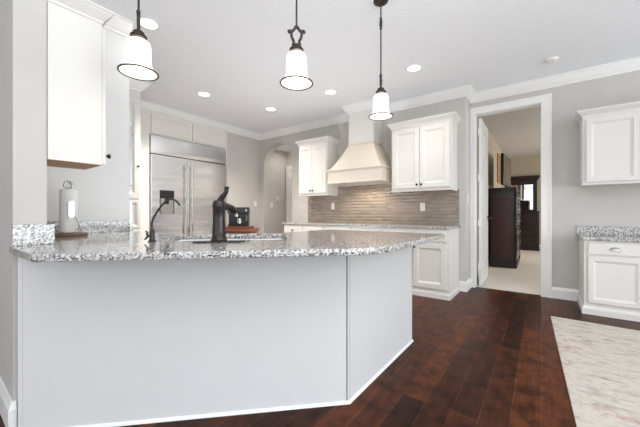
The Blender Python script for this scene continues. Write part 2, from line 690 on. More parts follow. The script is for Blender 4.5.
# bedroom
w = bmesh.new()
box(w, (-0.96, WD + 0.12, 0), (-0.86, 11.0, CH))
box(w, (-0.96, 10.9, 0), (3.3, 11.0, CH))
box(w, (3.2, WD + 0.12, 0), (3.3, 11.0, CH))
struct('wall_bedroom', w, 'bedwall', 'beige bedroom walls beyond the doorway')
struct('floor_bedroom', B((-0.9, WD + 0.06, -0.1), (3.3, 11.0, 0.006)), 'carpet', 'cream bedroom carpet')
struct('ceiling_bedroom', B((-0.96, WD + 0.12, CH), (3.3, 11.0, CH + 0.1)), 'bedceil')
bb = [(0, 0), (0.016, 0), (0.016, 0.10), (0.008, 0.13), (0, 0.13)]
s = bmesh.new()
sweep(s, [(-0.86, 4.9), (-0.86, 10.9), (3.2, 10.9)], bb)
struct('baseboard_bedroom', s, 'trim')

# crown mouldings
cr = [(0, CH), (0, CH - 0.115), (0.012, CH - 0.115), (0.018, CH - 0.098), (0.034, CH - 0.085), (0.066, CH - 0.04), (0.078, CH - 0.022),
      (0.078, CH - 0.012), (0.092, CH - 0.008), (0.092, CH)]
s = bmesh.new()
sweep(s, [(-4.19, 1.06), (-4.19, 1.72), (WL, 1.72), (WL, WR), (-2.475, WR), (-2.475, 4.10), (-2.04, 4.10), (-2.04, WR), (-0.823, WR), (-0.823, WD), (5.4, WD)], cr)
struct('trim_2', s, 'trim', 'white crown moulding around the kitchen walls')
s = bmesh.new()
sweep(s, [(-3.0, SY1), (-3.0, 1.14)], cr)
struct('trim_3', s, 'trim', 'white crown moulding on the counter wall')

# baseboards
bs = [(0, 0), (0.018, 0), (0.018, 0.105), (0.012, 0.12), (0.006, 0.14), (0, 0.14)]
s = bmesh.new()
sweep(s, [(-0.90, WR), (-0.823, WR), (-0.823, WD - 0.02)], bs)
struct('baseboard_back', s, 'trim')
s = bmesh.new()
sweep(s, [(0.105, WD), (0.36, WD)], bs)
struct('baseboard_right', s, 'trim')
s = bmesh.new()
sweep(s, [(SX, 0.286), (SX, SY0), (-5.5, SY0)], bs)
for v in s.verts:      # walk direction puts the profile inside, mirror it out of the wall
    pass
bm_s = s
for v in bm_s.verts:
    if v.co.x > SX - 1e-6 or v.co.x > SX - 0.03:
        v.co.x = SX + (SX - v.co.x)
    if v.co.y > SY0 + 1e-6 and v.co.y < SY0 + 0.03 and abs(v.co.y - 0.286) > 1e-6:
        v.co.y = SY0 - (v.co.y - SY0)
struct('baseboard_stub', bm_s, 'trim')

# door casing + jamb lining
cs = bmesh.new()
cw = 0.092


def casing_side(x0, x1, inner):
    box(cs, (x0, WD - 0.018, 0), (x1, WD, dz + cw))
    e = 0.02
    if inner == 1:
        box(cs, (x0, WD - 0.028, 0), (x0 + e, WD - 0.018, dz + cw))
        box(cs, (x1 - 0.012, WD - 0.024, 0), (x1, WD - 0.018, dz))
    else:
        box(cs, (x1 - e, WD - 0.028, 0), (x1, WD - 0.018, dz + cw))
        box(cs, (x0, WD - 0.024, 0), (x0 + 0.012, WD - 0.018, dz))


casing_side(-0.82, dx0, 1)
casing_side(dx1, dx1 + 0.105, 0)
box(cs, (dx0, WD - 0.018, dz), (dx1, WD, dz + cw))
box(cs, (-0.80, WD - 0.028, dz + cw - 0.02), (dx1 + 0.085, WD - 0.018, dz + cw))
box(cs, (dx0, WD - 0.024, dz), (dx1, WD - 0.018, dz + 0.012))
# lining
box(cs, (dx0 - 0.001, WD, 0), (dx0 + 0.006, WD + 0.12, dz))
box(cs, (dx1 - 0.006, WD, 0), (dx1 + 0.001, WD + 0.12, dz))
box(cs, (dx0, WD, dz - 0.006), (dx1, WD + 0.12, dz + 0.001))
struct('trim_4', cs, 'trim', 'white casing around the bedroom doorway')

# bedroom door, swung open against the bedroom wall (two-panel leaf)


def panel_leaf(w_, h_, t, panels, m_, parent=None, name='leaf'):
    """a door leaf whose both faces carry recessed panels; x 0..w, y -t..0, z 0..h"""
    bm = bmesh.new()
    st = 0.11
    box(bm, (0, -t, 0), (st, 0, h_))
    box(bm, (w_ - st, -t, 0), (w_, 0, h_))
    zs = [0] + [z for p in panels for z in p] + [h_]
    for a, b in zip(zs[0::2], zs[1::2]):
        box(bm, (st, -t, a), (w_ - st, 0, b))
    for a, b in panels:
        box(bm, (st, -t + 0.012, a), (w_ - st, -0.012, b))
        box(bm, (st + 0.05, -t + 0.005, a + 0.05), (w_ - st - 0.05, -0.005, b - 0.05), 0.004, 1)
    return bm_obj(name, bm, m_, parent)


door = panel_leaf(0.72, 2.44, 0.036, [(0.22, 0.98), (1.12, 2.28)], 'trim', None, 'door_1')
door['kind'] = 'structure'
door['label'] = 'white panelled bedroom door standing open inside the doorway'
door.location = (-0.736, WD + 0.150, 0.012)
door.rotation_euler = (0, 0, math.radians(90.6))
for hz in (0.22, 0.86, 1.52, 2.2):
    bm_obj('hinge', B((-0.035, -0.002, hz), (0.004, 0.008, hz + 0.1), 0.001, 1), 'trim', door)
k = bmesh.new()
lathe(k, [(0, 0), (0.026, 0), (0.026, 0.008), (0.011, 0.012), (0.011, 0.035), (0.027, 0.045), (0.029, 0.058), (0.02, 0.07), (0, 0.073)], 20)
kn = bm_obj('door_knob', k, 'bronze', door, True)
kn.location = (0.66, -0.036, 0.98)
kn.rotation_euler = (PI / 2, 0, 0)

# ------------------------------------------------------------------ cabinet kit (local: x along the front, front at y = 0, back at y = depth)


def door_mesh(w_, h_, t=0.02, fr=0.062, raised=False):
    bm = bmesh.new()

    def ring(i, y):
        return [bm.verts.new(p) for p in ((i, y, i), (w_ - i, y, i), (w_ - i, y, h_ - i), (i, y, h_ - i))]
    spec = [(0, 0), (0, -t + 0.003), (0.003, -t), (fr, -t), (fr + 0.004, -t + 0.004), (fr + 0.020, -t + 0.011), (fr + 0.022, -t + 0.013)]
    if raised:
        spec += [(fr + 0.02, -t + 0.010), (fr + 0.045, -t + 0.003)]
    rs = [ring(i, y) for i, y in spec]
    bm.faces.new(rs[0])
    for a, b in zip(rs[:-1], rs[1:]):
        for k_ in range(4):
            k2 = (k_ + 1) % 4
            bm.faces.new((a[k_], a[k2], b[k2], b[k_]))
    bm.faces.new(rs[-1])
    return bm


def knob_mesh():
    k_ = bmesh.new()
    lathe(k_, [(0, 0), (0.008, 0), (0.006, 0.004), (0.006, 0.014), (0.014, 0.019), (0.015, 0.026), (0.009, 0.031), (0, 0.032)], 16)
    for v in k_.verts:
        v.co = Vector((v.co.x, -v.co.z, v.co.y))
    return k_


def cup_pull_mesh(w_=0.085):
    bm = bmesh.new()
    n, mm = 12, 6
    rows = []
    for i in range(n + 1):
        a = PI * i / n
        row = []
        for j in range(mm + 1):
            b = (PI / 2) * j / mm
            row.append(bm.verts.new((-w_ / 2 * math.cos(a), -0.026 * math.sin(a) * math.cos(b) - 0.001, 0.028 * math.sin(a) * math.sin(b))))
        rows.append(row)
    for r0, r1 in zip(rows[:-1], rows[1:]):
        for j in range(mm):
            bm.faces.new((r0[j], r0[j + 1], r1[j + 1], r1[j]))
    bmesh.ops.remove_doubles(bm, verts=bm.verts[:], dist=1e-5)
    r = bmesh.ops.solidify(bm, geom=bm.faces[:], thickness=0.002)
    box(bm, (-w_ / 2, -0.003, -0.006), (w_ / 2, 0.0, 0.0))
    return bm


def carcase(parent, w_, depth, z0, z1, m='cab', under=None, lip=0.0):
    bm = bmesh.new()
    box(bm, (0, 0, z0), (w_, depth, z1), 0.0015, 1)
    o = bm_obj('carcass', bm, m, parent)
    return o


def add_door(parent, x0, x1, z0, z1, knob=None, m='cab', raised=False, fr=0.062, knob_m='bronze'):
    d_ = bm_obj('door', door_mesh(x1 - x0, z1 - z0, fr=fr, raised=raised), m, parent)
    d_.location = (x0, -0.0025, z0)
    if knob:
        k_ = bm_obj('knob', knob_mesh(), knob_m, d_, True)
        k_.location = (knob[0] - x0, -0.02, knob[1] - z0)
    return d_


def add_drawer(parent, x0, x1, z0, z1, pull='knob', m='cab', slabface=False):
    if slabface:
        bm = B((0, -0.02, 0), (x1 - x0, 0, z1 - z0), 0.006, 2)
    else:
        bm = door_mesh(x1 - x0, z1 - z0, fr=0.03)
    d_ = bm_obj('drawer', bm, m, parent)
    d_.location = (x0, 0, z0)
    if pull == 'knob':
        k_ = bm_obj('knob', knob_mesh(), 'bronze', d_, True)
        k_.location = ((x1 - x0) / 2, -0.02, (z1 - z0) / 2)
    elif pull == 'cup':
        k_ = bm_obj('cup_pull', cup_pull_mesh(), 'chrome', d_, True)
        k_.location = ((x1 - x0) / 2, -0.02, (z1 - z0) / 2 - 0.008)
    return d_


def crown_prof(z0, h=0.09, o=0.06):
    return [(0, z0), (0.006, z0), (0.006, z0 + 0.015), (o * 0.45, z0 + h * 0.45), (o * 0.85, z0 + h * 0.72), (o * 0.85, z0 + h * 0.8), (o, z0 + h * 0.84), (o, z0 + h), (0, z0 + h)]


def add_crown(parent, w_, depth, z0, h=0.09, o=0.06, m='cab', ends=(True, True)):
    bm = bmesh.new()
    path = []
    # walking with the outside to the right: from the back of the x=w end... go (w,depth)->(w,0)->(0,0)->(0,depth) has outside on the left; reverse
    if ends[0]:
        path.append((0, depth))
    path += [(0, 0), (w_, 0)]
    if ends[1]:
        path.append((w_, depth))
    sweep(bm, path, crown_prof(z0, h, o))
    return bm_obj('crown', bm, m, parent)


# ------------------------------------------------------------------ peninsula
R2 = math.sqrt(2)


def uv(u, v):
    return ((u - v) / R2, (u + v) / R2)


pen = thing('peninsula_cabinet', 'white panelled angled peninsula base under the speckled granite bar top', 'peninsula', (-1.45, 1.3, 0))
off = Vector((1.45, -1.3, 0))


def shift(bm):
    for v in bm.verts:
        v.co += off
    return bm


CT0, CT1 = 0.868, 0.90
pA, pB, pC = Vector((-2.055, 0.245)), Vector((-0.865, 1.435)), Vector((-0.865, 2.446))
ddir = (pB - pA).normalized()
nin = Vector((-ddir.y, ddir.x))      # inward (up-left)
a0, a1 = pA + ddir * 0.075, pB - ddir * 0.014
bm = prism(bmesh.new(), [tuple(a0), tuple(a1), tuple(a1 + nin * 0.02), tuple(a0 + nin * 0.02)], 0.0, CT0)
bm_obj('front_panel', shift(bm), 'panel', pen)
bm = B((pB.x - 0.02, pB.y + 0.010, 0), (pB.x, pC.y - 0.022, CT0))
bm_obj('side_panel', shift(bm), 'panel', pen)
bm = bmesh.new()
prism(bm, [tuple(pB - ddir * 0.006), (pB.x - 0.001, pB.y), (pB.x - 0.001, pB.y + 0.006), (pB.x - 0.03, pB.y + 0.012), tuple(pB - ddir * 0.012 + nin * 0.03)], 0, CT0)
bm_obj('corner_post', shift(bm), 'panel', pen)
bm = bmesh.new()
box(bm, (pC.x - 0.8, pC.y - 0.02, 0), (pC.x + 0.003, pC.y, CT0), 0.002, 1)
bm_obj('end_panel', shift(bm), 'panel', pen)
bm = bmesh.new()
e0 = a0 - ddir * 0.001
prism(bm, [(SX + 0.002, 0.292), tuple(e0 - ddir * 0.02 + nin * 0.0), tuple(e0), tuple(e0 + nin * 0.03), (SX + 0.002, 0.40)], 0, CT0)
bm_obj('end_post', shift(bm), 'panel', pen)
# shoe moulding along the floor
bm = bmesh.new()
sweep(bm, [tuple(a0), tuple(pB), tuple(pC + Vector((0.003, 0)))], [(0, 0), (0.012, 0), (0.010, 0.008), (0.004, 0.014), (0, 0.014)])
bm_obj('shoe_moulding', shift(bm), 'trim', pen)
# kitchen side of the base
bm = bmesh.new()
box(bm, (-1.70, 1.86, 0.1), (-1.68, 2.425, CT0))
bm_obj('drawer_bank', shift(bm), 'cab', pen)
g0, g1 = Vector((-1.69, 1.79)), Vector((-2.29, 1.19))
gd = (g1 - g0).normalized()
gn = Vector((-gd.y, gd.x))
bm = prism(bmesh.new(), [tuple(g0), tuple(g1), tuple(g1 + gn * 0.02), tuple(g0 + gn * 0.02)], 0.1, CT0)
bm_obj('sink_front', shift(bm), 'cab', pen)
bm = B((-2.95, 1.08, 0.1), (-2.33, 1.10, CT0))
bm_obj('counter_leg_front', shift(bm), 'cab', pen)

# granite top with the sink cut-out
outer = [(-2.075, 0.262), (-1.600, 0.262), (-0.60, 1.262), (-0.60, 2.47), (-1.72, 2.47), (-1.72, 1.78), (-2.30, 1.20), (-2.40, 1.135), (-2.997, 1.135), (-2.997, 0.403), (-2.075, 0.403)]
rad = [0.0, 0.015, 0.38, 0.05, 0.02, 0.02, 0.02, 0.02, 0, 0, 0]
outer = fillet(outer, rad)
hole = [uv(-0.72, 1.86), uv(0.07, 1.86), uv(0.07, 2.37), uv(-0.72, 2.37)]
hole = fillet(hole, [0.04] * 4, 6)
top = slab('granite_countertop', [outer, hole[::-1]], CT0, CT1, 'granite')
tag(top, 'long angled speckled granite bar top with the sink, on the white peninsula', 'countertop')

gb = bm_obj('granite_backsplash', B((SX + 0.001, SY0 - 0.004, CT1), (SX + 0.02, 0.428, CT1 + 0.105), 0.002, 1), 'granite')
tag(gb, 'short granite upstand on the wall end where the peninsula top begins', 'backsplash')
gb = bm_obj('granite_backsplash', B((-2.999, SY1 + 0.002, CT1), (-2.98, 1.135, CT1 + 0.1), 0.002, 1), 'granite')
tag(gb, 'low granite upstand along the wall behind the paper towels', 'backsplash')

# sink
sk = thing('kitchen_sink', 'stainless undermount sink set into the peninsula granite', 'sink', (*uv(-0.325, 2.115), 0.62), PI / 4)
bm = bmesh.new()
hw, hd, dp = 0.41, 0.27, 0.20
rings = []
for (a, b, z, r) in ((hw, hd, 0.247, 0.05), (hw - 0.004, hd - 0.004, 0.235, 0.05), (hw - 0.012, hd - 0.012, 0.04, 0.06), (hw - 0.04, hd - 0.04, 0.022, 0.06), (0.05, 0.05, 0.014, 0.04)):
    rings.append([bm.verts.new((x, y, z)) for x, y in fillet([(-a, -b), (a, -b), (a, b), (-a, b)], [r] * 4, 6)])
for r0, r1 in zip(rings[:-1], rings[1:]):
    n = len(r0)
    for i in range(n):
        j = (i + 1) % n
        bm.faces.new((r0[i], r0[j], r1[j], r1[i]))
bm.faces.new(rings[-1])
bm_obj('basin', bm, 'steel', sk, True)
bm = lathe(bmesh.new(), [(0, 0.016), (0.03, 0.016), (0.042, 0.020), (0.045, 0.016), (0.045, 0.010)], 24)
bm_obj('drain', bm, 'chrome', sk, True)

# main faucet: bronze body on a deck plate, lever on top, spout over the bowl
FC = uv(-0.315, 1.73)
fa = thing('kitchen_faucet', 'stout dark bronze pull-out faucet with a lever, on a long deck plate', 'faucet', (FC[0], FC[1], CT1), PI / 4)
bm = bmesh.new()
prism(bm, fillet([(-0.14, -0.03), (0.14, -0.03), (0.14, 0.03), (-0.14, 0.03)], [0.028] * 4, 8), 0.0, 0.008)
bm_obj('deck_plate', bm, 'bronze', fa)
bm = lathe(bmesh.new(), [(0, 0.008), (0.044, 0.008), (0.045, 0.014), (0.039, 0.022), (0.036, 0.06), (0.0335, 0.12), (0.033, 0.19), (0.036, 0.196), (0.037, 0.206), (0.034, 0.212), (0.034, 0.222), (0.027, 0.232), (0, 0.236)], 32)
bm_obj('body', bm, 'bronze', fa, True)
bm = tube(bmesh.new(), smooth_path([(0.0, 0.0, 0.225), (0.018, -0.004, 0.25), (0.035, -0.008, 0.272), (0.042, -0.010, 0.292), (0.044, -0.012, 0.31)]), [0.016] * 10 + [0.013] * 8 + [0.012] * 3 + [0.014] * 4, 12)
lv = bm_obj('lever', bm, 'bronze', fa, True)
bm = tube(bmesh.new(), smooth_path([(0.0, 0.0, 0.198), (0.016, 0.035, 0.200), (0.034, 0.075, 0.198), (0.050, 0.11, 0.188), (0.058, 0.135, 0.172)]), [0.026] * 9 + [0.022] * 9 + [0.025] * 7, 16)
bm_obj('spout', bm, 'bronze', fa, True)

# filtered-water tap
FF = (-1.754, 0.781)
ff = thing('filter_faucet', 'slim bronze gooseneck drinking-water tap beside the big faucet', 'faucet', (FF[0], FF[1], CT1), math.radians(36.6))
bm = lathe(bmesh.new(), [(0, 0), (0.020, 0), (0.020, 0.006), (0.0145, 0.012), (0.0135, 0.06), (0.012, 0.07), (0.006, 0.074), (0, 0.074)], 20)
bm_obj('base', bm, 'bronze', ff, True)
bm = tube(bmesh.new(), smooth_path([(0.0, 0, 0.06), (0.0, 0, 0.115), (0.02, 0.01, 0.165), (0.052, 0.02, 0.215), (0.078, 0.028, 0.238), (0.105, 0.035, 0.240), (0.125, 0.042, 0.222), (0.135, 0.045, 0.205)], 7), 0.0058, 10)
bm_obj('gooseneck', bm, 'bronze', ff, True)
bm = bmesh.new()
tube(bm, [(0.0, -0.002, 0.035), (-0.022, -0.006, 0.035)], 0.007, 10)
tube(bm, [(-0.022, -0.006, 0.028), (-0.024, -0.006, 0.056), (-0.034, -0.008, 0.062)], [0.007, 0.006, 0.004], 10)
tube(bm, [(-0.022, -0.006, 0.030), (-0.036, -0.01, 0.014)], [0.006, 0.004], 10)
bm_obj('lever', bm, 'bronze', ff, True)

# paper towel holder and roll
PX, PY = -2.69, 0.632
ph = thing('paper_towel_holder', 'upright paper towel holder with dark wood base and chrome finial', 'paper towel holder', (PX, PY, CT1), math.radians(76))
bm = lathe(bmesh.new(), [(0, 0), (0.107, 0), (0.110, 0.004), (0.110, 0.020), (0.105, 0.025), (0, 0.025)], 40)
bm_obj('base', bm, 'walnut', ph, True)
bm = tube(bmesh.new(), [(0, 0, 0.02), (0, 0, 0.345)], 0.006, 10)
bm_obj('rod', bm, 'chrome', ph, True)
bm = bmesh.new()
tube(bm, smooth_path([(-0.019, 0, 0.342), (-0.020, 0, 0.365), (-0.011, 0, 0.382), (0.0, 0, 0.385), (0.011, 0, 0.382), (0.020, 0, 0.365), (0.019, 0, 0.342)], 5), 0.0085, 10)
tube(bm, [(-0.022, 0, 0.342), (0.022, 0, 0.342)], 0.006, 10)
bm_obj('finial', bm, 'chrome', ph, True)
bm = bmesh.new()
tube(bm, smooth_path([(0.075, -0.06, 0.025), (0.063, -0.062, 0.06), (0.048, -0.060, 0.11), (0.030, -0.060, 0.15)], 5), 0.004, 8)
prism(bm, [(x + 0.018, z - 0.0) for x, z in fillet([(-0.018, 0.13), (0.018, 0.13), (0.018, 0.25), (-0.018, 0.25)], [0.0175] * 4, 6)], 0.056, 0.066)
for v in bm.verts:
    pass
arm = bm_obj('tension_arm', bm, 'chrome', ph, True)
# the clip plate was laid flat: stand it up
me = arm.data
nv = 16 * 8
for v in me.vertices:
    if 0.0559 < v.co.z < 0.0661 and abs(v.co.y - 0.19) < 0.0605:
        x, y, z = v.co
        v.co = (x, -z - 0.001, y)
roll = thing('paper_towel_roll', 'white roll of paper towels standing on the wood-based holder', 'paper towels', (PX, PY, CT1 + 0.026), math.radians(36.6))
bm = bmesh.new()
lathe(bm, [(0.018, 0.004), (0.018, 0.30), (0.042, 0.302), (0.048, 0.298), (0.0495, 0.29), (0.0495, 0.006), (0.046, 0.001), (0.018, 0.004)], 40)
bm_obj('sheets', bm, 'paper', roll, True)
bm = lathe(bmesh.new(), [(0.015, 0.001), (0.015, 0.292), (0.018, 0.292), (0.018, 0.001), (0.015, 0.001)], 24)
bm_obj('core', bm, 'walnut', roll, True)

# ------------------------------------------------------------------ near wall cabinet on the stub (doors face the kitchen)
nc = thing('wall_cabinet', 'white wall cabinet hung above the paper towels, its flat side to the viewer', 'cabinet', (SX + 0.012, 0.640, 0), PI)
zb, zt = 1.345, 2.17
bm = bmesh.new()
W_, D_ = 0.30, 0.238
box(bm, (0, 0, zb), (0.018, D_, zt))
box(bm, (W_ - 0.018, 0, zb), (W_, D_, zt))
box(bm, (0.018, 0, zt - 0.018), (W_ - 0.018, D_, zt))
box(bm, (0.018, D_ - 0.012, zb), (W_ - 0.018, D_, zt - 0.018))
box(bm, (0.018, 0, zb), (W_ - 0.018, 0.018, zb + 0.05))
bm_obj('carcass', bm, 'cab', nc)
bm = bmesh.new()
box(bm, (0.018, 0.018, zb + 0.016), (W_ - 0.018, D_ - 0.012, zb + 0.03))
bm_obj('bottom_panel', bm, 'oak', nc)
bm = bmesh.new()
box(bm, (0.0, 0.0, zb - 0.002), (0.30, D_, zb))
bm_obj('unpainted_edge', bm, 'oak', nc)
add_door(nc, 0.004, 0.296, zb + 0.006, zt - 0.03, (0.03, zb + 0.06))
add_crown(nc, W_, D_ - 0.0, zt, 0.075, 0.05, 'cab', (True, True))

# ------------------------------------------------------------------ wall oven stack at the end of the counter wall (seen edge-on)
ov = thing('wall_oven', 'built-in wall oven stack seen edge-on at the end of the counter wall', 'oven', (-3.02, 1.142, 0), PI)
bm = B((0.0, 0.0, 0.08), (0.66, 0.55, 2.5))
for v in bm.verts:
    v.co.x += 0.035
bm_obj('housing', bm, 'cab', ov)
for (z0, z1, nm) in ((0.80, 1.175, 'oven_door'), (1.315, 1.86, 'microwave_door')):
    o = bm_obj(nm, B((-0.012, -0.028, z0), (0.66, 0.0, z1), 0.003, 1), 'chrome', ov)
    hb = bmesh.new()
    tube(hb, [(0.05, -0.06, z1 - 0.05), (0.6, -0.06, z1 - 0.05)], 0.009, 10)
    tube(hb, [(0.08, -0.06, z1 - 0.05), (0.08, -0.03, z1 - 0.05)], 0.007, 8)
    tube(hb, [(0.57, -0.06, z1 - 0.05), (0.57, -0.03, z1 - 0.05)], 0.007, 8)
    bm_obj('handle', hb, 'chrome', o, True)

# pantry tower next to the refrigerator
pt = thing('pantry_cabinet', 'tall white pantry cupboard beside the steel refrigerator', 'cabinet', (-4.19, 1.07, 0), PI / 2)
carcase(pt, 0.65, 0.70, 0.0, CH - 0.002)
add_door(pt, 0.02, 0.635, 1.25, 2.55, (0.607, 1.665))
add_door(pt, 0.02, 0.635, 0.12, 0.85, (0.607, 0.79))
add_drawer(pt, 0.02, 0.635, 0.87, 1.23)

# ------------------------------------------------------------------ refrigerator and the cupboards above it
FX = -4.85
fr = thing('refrigerator', 'wide stainless built-in refrigerator with two tall doors and ice dispenser', 'refrigerator', (FX, 2.13, 0), PI / 2)
FW, FS = 1.38, 0.60
bm_obj('cabinet_body', B((0.0, 0.02, 0.0), (FW, 0.66, 2.285)), 'rubber', fr)
fz = 1.985
bm = bmesh.new()
box(bm, (0.003, -0.012, fz + 0.012), (FW - 0.003, 0.02, 2.28), 0.004, 2)
bm_obj('grille_panel', bm, 'steel', fr)
d1 = bm_obj('freezer_door', B((0.003, -0.03, 0.11), (FS - 0.004, 0.02, fz - 0.004), 0.005, 2), 'steel', fr)
d2 = bm_obj('fridge_door', B((FS + 0.004, -0.03, 0.11), (FW - 0.003, 0.02, fz - 0.004), 0.005, 2), 'steel', fr)
bm_obj('toe_grille', B((0.01, 0.0, 0.0), (FW - 0.01, 0.02, 0.10)), 'black', fr)
for dd, hx in ((d1, FS - 0.05), (d2, FS + 0.05)):
    hb = bmesh.new()
    tube(hb, [(hx, -0.085, 0.55), (hx, -0.085, 1.88)], 0.014, 12)
    for z in (0.62, 1.25, 1.81):
        tube(hb, [(hx, -0.085, z), (hx, -0.03, z)], 0.008, 8)
    bm_obj('handle', hb, 'chrome', dd, True)
bm = bmesh.new()
ds0, ds1, dz0, dz1 = 0.13, 0.36, 1.05, 1.43
box(bm, (ds0, -0.034, dz1 - 0.13), (ds1, -0.029, dz1), 0.002, 1)
box(bm, (ds0, -0.034, dz0), (ds0 + 0.012, -0.029, dz1 - 0.13))
box(bm, (ds1 - 0.012, -0.034, dz0), (ds1, -0.029, dz1 - 0.13))
dsp = bm_obj('dispenser', bm, 'black', d1)
bm_obj('dispenser_recess', B((ds0 + 0.012, -0.032, dz0), (ds1 - 0.012, -0.0295, dz1 - 0.13)), 'chrome', dsp)
bm_obj('dispenser_paddle', B((ds0 + 0.08, -0.046, dz1 - 0.22), (ds0 + 0.14, -0.033, dz1 - 0.13), 0.004, 1), 'black', dsp)

fc = thing('overhead_cabinet', 'pair of shallow white cupboards built in above the refrigerator', 'cabinet', (FX - 0.01, 1.92, 0), PI / 2)
bm = bmesh.new()
box(bm, (0.0, 0.0, 0.0), (0.205, 0.6, CH - 0.11), 0.001, 1)
bm_obj('side_panel', bm, 'cab', fc)
bm_obj('side_panel', B((1.595, 0.0, 0.0), (1.625, 0.6, 2.66), 0.001, 1), 'cab', fc)
bm_obj('carcass', B((0.205, 0.0, 2.292), (1.595, 0.6, CH - 0.11)), 'cab', fc)
add_door(fc, 0.225, 0.895, 2.315, 2.605, None, fr=0.05)
add_door(fc, 0.905, 1.58, 2.315, 2.605, None, fr=0.05)

# wooden serving cart with the espresso machine
CX, CY = -3.40, 2.71
ct = thing('serving_cart', 'red-brown wooden serving cart with the black espresso machine on top', 'cart', (CX, CY, 0), PI / 4)
tw, td, ch = 0.25, 0.20, 0.85
bm_obj('top', B((-tw, -td, ch - 0.035), (tw, td, ch), 0.006, 2), 'cherry', ct)
bm_obj('apron', B((-tw + 0.03, -td + 0.03, ch - 0.15), (tw - 0.03, td - 0.03, ch - 0.035)), 'cherry', ct)
dr = bm_obj('drawer', B((-tw + 0.08, -td + 0.015, ch - 0.14), (tw - 0.08, -td + 0.03, ch - 0.05), 0.003, 1), 'cherry', ct)
kk = bm_obj('knob', knob_mesh(), 'bronze', dr, True)
kk.location = (0, -td + 0.015, ch - 0.095)
for sx in (-1, 1):
    for sy in (-1, 1):
        lx, ly = sx * (tw - 0.05), sy * (td - 0.05)
        bm_obj('leg', B((lx - 0.022, ly - 0.022, 0), (lx + 0.022, ly + 0.022, ch - 0.035), 0.003, 1), 'cherry', ct)
bm_obj('shelf', B((-tw + 0.03, -td + 0.03, 0.22), (tw - 0.03, td - 0.03, 0.245), 0.003, 1), 'cherry', ct)
bd = bm_obj('cutting_board', B((-0.20, -0.16, 0), (0.20, 0.16, 0.032), 0.006, 2), 'cherry')
bd.location = (*(Vector((CX, CY)) + Vector((-0.02, -0.02))), ch)
bd.rotation_euler = (0, 0, PI / 4)
tag(bd, 'thick wooden board lying on the cart under the black espresso machine', 'board')
em = thing('espresso_machine', 'black espresso machine with chrome fittings on the wooden cart', 'coffee machine', (CX - 0.02, CY - 0.02, ch + 0.032), PI / 4)
em.scale = (0.74, 0.8, 0.88)
bm_obj('housing', B((-0.19, -0.02, 0.0), (0.19, 0.14, 0.30), 0.012, 2), 'black', em)
bm_obj('brew_head', B((-0.19, -0.15, 0.20), (0.21, -0.02, 0.30), 0.012, 2), 'black', em)
bm_obj('drip_tray', B((-0.18, -0.15, 0.0), (0.18, -0.02, 0.035), 0.006, 2), 'black', em)
bm = bmesh.new()
lathe(bm, [(0, 0.155), (0.03, 0.155), (0.034, 0.165), (0.034, 0.20), (0, 0.20)], 20, -0.03, -0.09)
tube(bm, [(-0.03, -0.12, 0.172), (-0.03, -0.23, 0.165)], [0.009, 0.012], 10)
bm_obj('portafilter', bm, 'chrome', em, True)
bm = tube(bmesh.new(), smooth_path([(0.15, -0.10, 0.21), (0.155, -0.12, 0.16), (0.15, -0.125, 0.09)], 5), 0.006, 8)
bm_obj('steam_wand', bm, 'chrome', em, True)
bm = lathe(bmesh.new(), [(0, 0.036), (0.04, 0.036), (0.044, 0.05), (0.042, 0.10), (0.036, 0.125), (0.033, 0.125), (0.038, 0.10), (0.04, 0.052), (0, 0.042)], 24, 0.02, -0.085)
bm_obj('steel_cup', bm, 'chrome', em, True)
bm = lathe(bmesh.new(), [(0, 0), (0.018, 0), (0.02, 0.006), (0.016, 0.018), (0, 0.02)], 20)
kb = bm_obj('dial', bm, 'chrome', em, True)
kb.location = (0.15, -0.15, 0.25)
kb.rotation_euler = (PI / 2, 0, 0)

# ------------------------------------------------------------------ range wall
ZU0, ZU1 = 1.39, 2.265


def range_upper(label, x0, x1):
    t_ = thing('wall_cabinet', label, 'cabinet', (x0, 4.09, 0), 0)
    w_ = x1 - x0
    carcase(t_, w_, WR - 4.09 - 0.001, ZU0, ZU1)
    mid = w_ / 2
    add_door(t_, 0.02, mid - 0.003, ZU0 + 0.02, ZU1 - 0.02, (mid - 0.03, ZU0 + 0.065))
    add_door(t_, mid + 0.003, w_ - 0.02, ZU0 + 0.02, ZU1 - 0.02, (mid + 0.03, ZU0 + 0.065))
    add_crown(t_, w_, WR - 4.09 - 0.001, ZU1, 0.085, 0.055)
    bm = bmesh.new()
    sweep(bm, [(0, 0.3), (0, 0.0), (w_, 0.0), (w_, 0.3)], [(-0.02, ZU0 - 0.022), (0.004, ZU0 - 0.022), (0.006, ZU0 - 0.012), (0.002, ZU0), (-0.02, ZU0)])
    bm_obj('light_rail', bm, 'cab', t_)
    return t_


range_upper('narrow two-door white wall cabinet between the arch and the range hood', -3.51, -2.885)
range_upper('wider two-door white wall cabinet between the range hood and the doorway', -1.743, -0.925)

hd_ = thing('range_hood', 'cream wooden range hood with flared canopy and chimney up to the ceiling', 'range hood', (-2.26, WR, 1.54), 0)
ox = -2.26
hx0, hx1, hyf = -2.76 - ox, -1.83 - ox, 3.93 - WR
cx0, cx1, cyf = -2.475 - ox, -2.04 - ox, 4.10 - WR
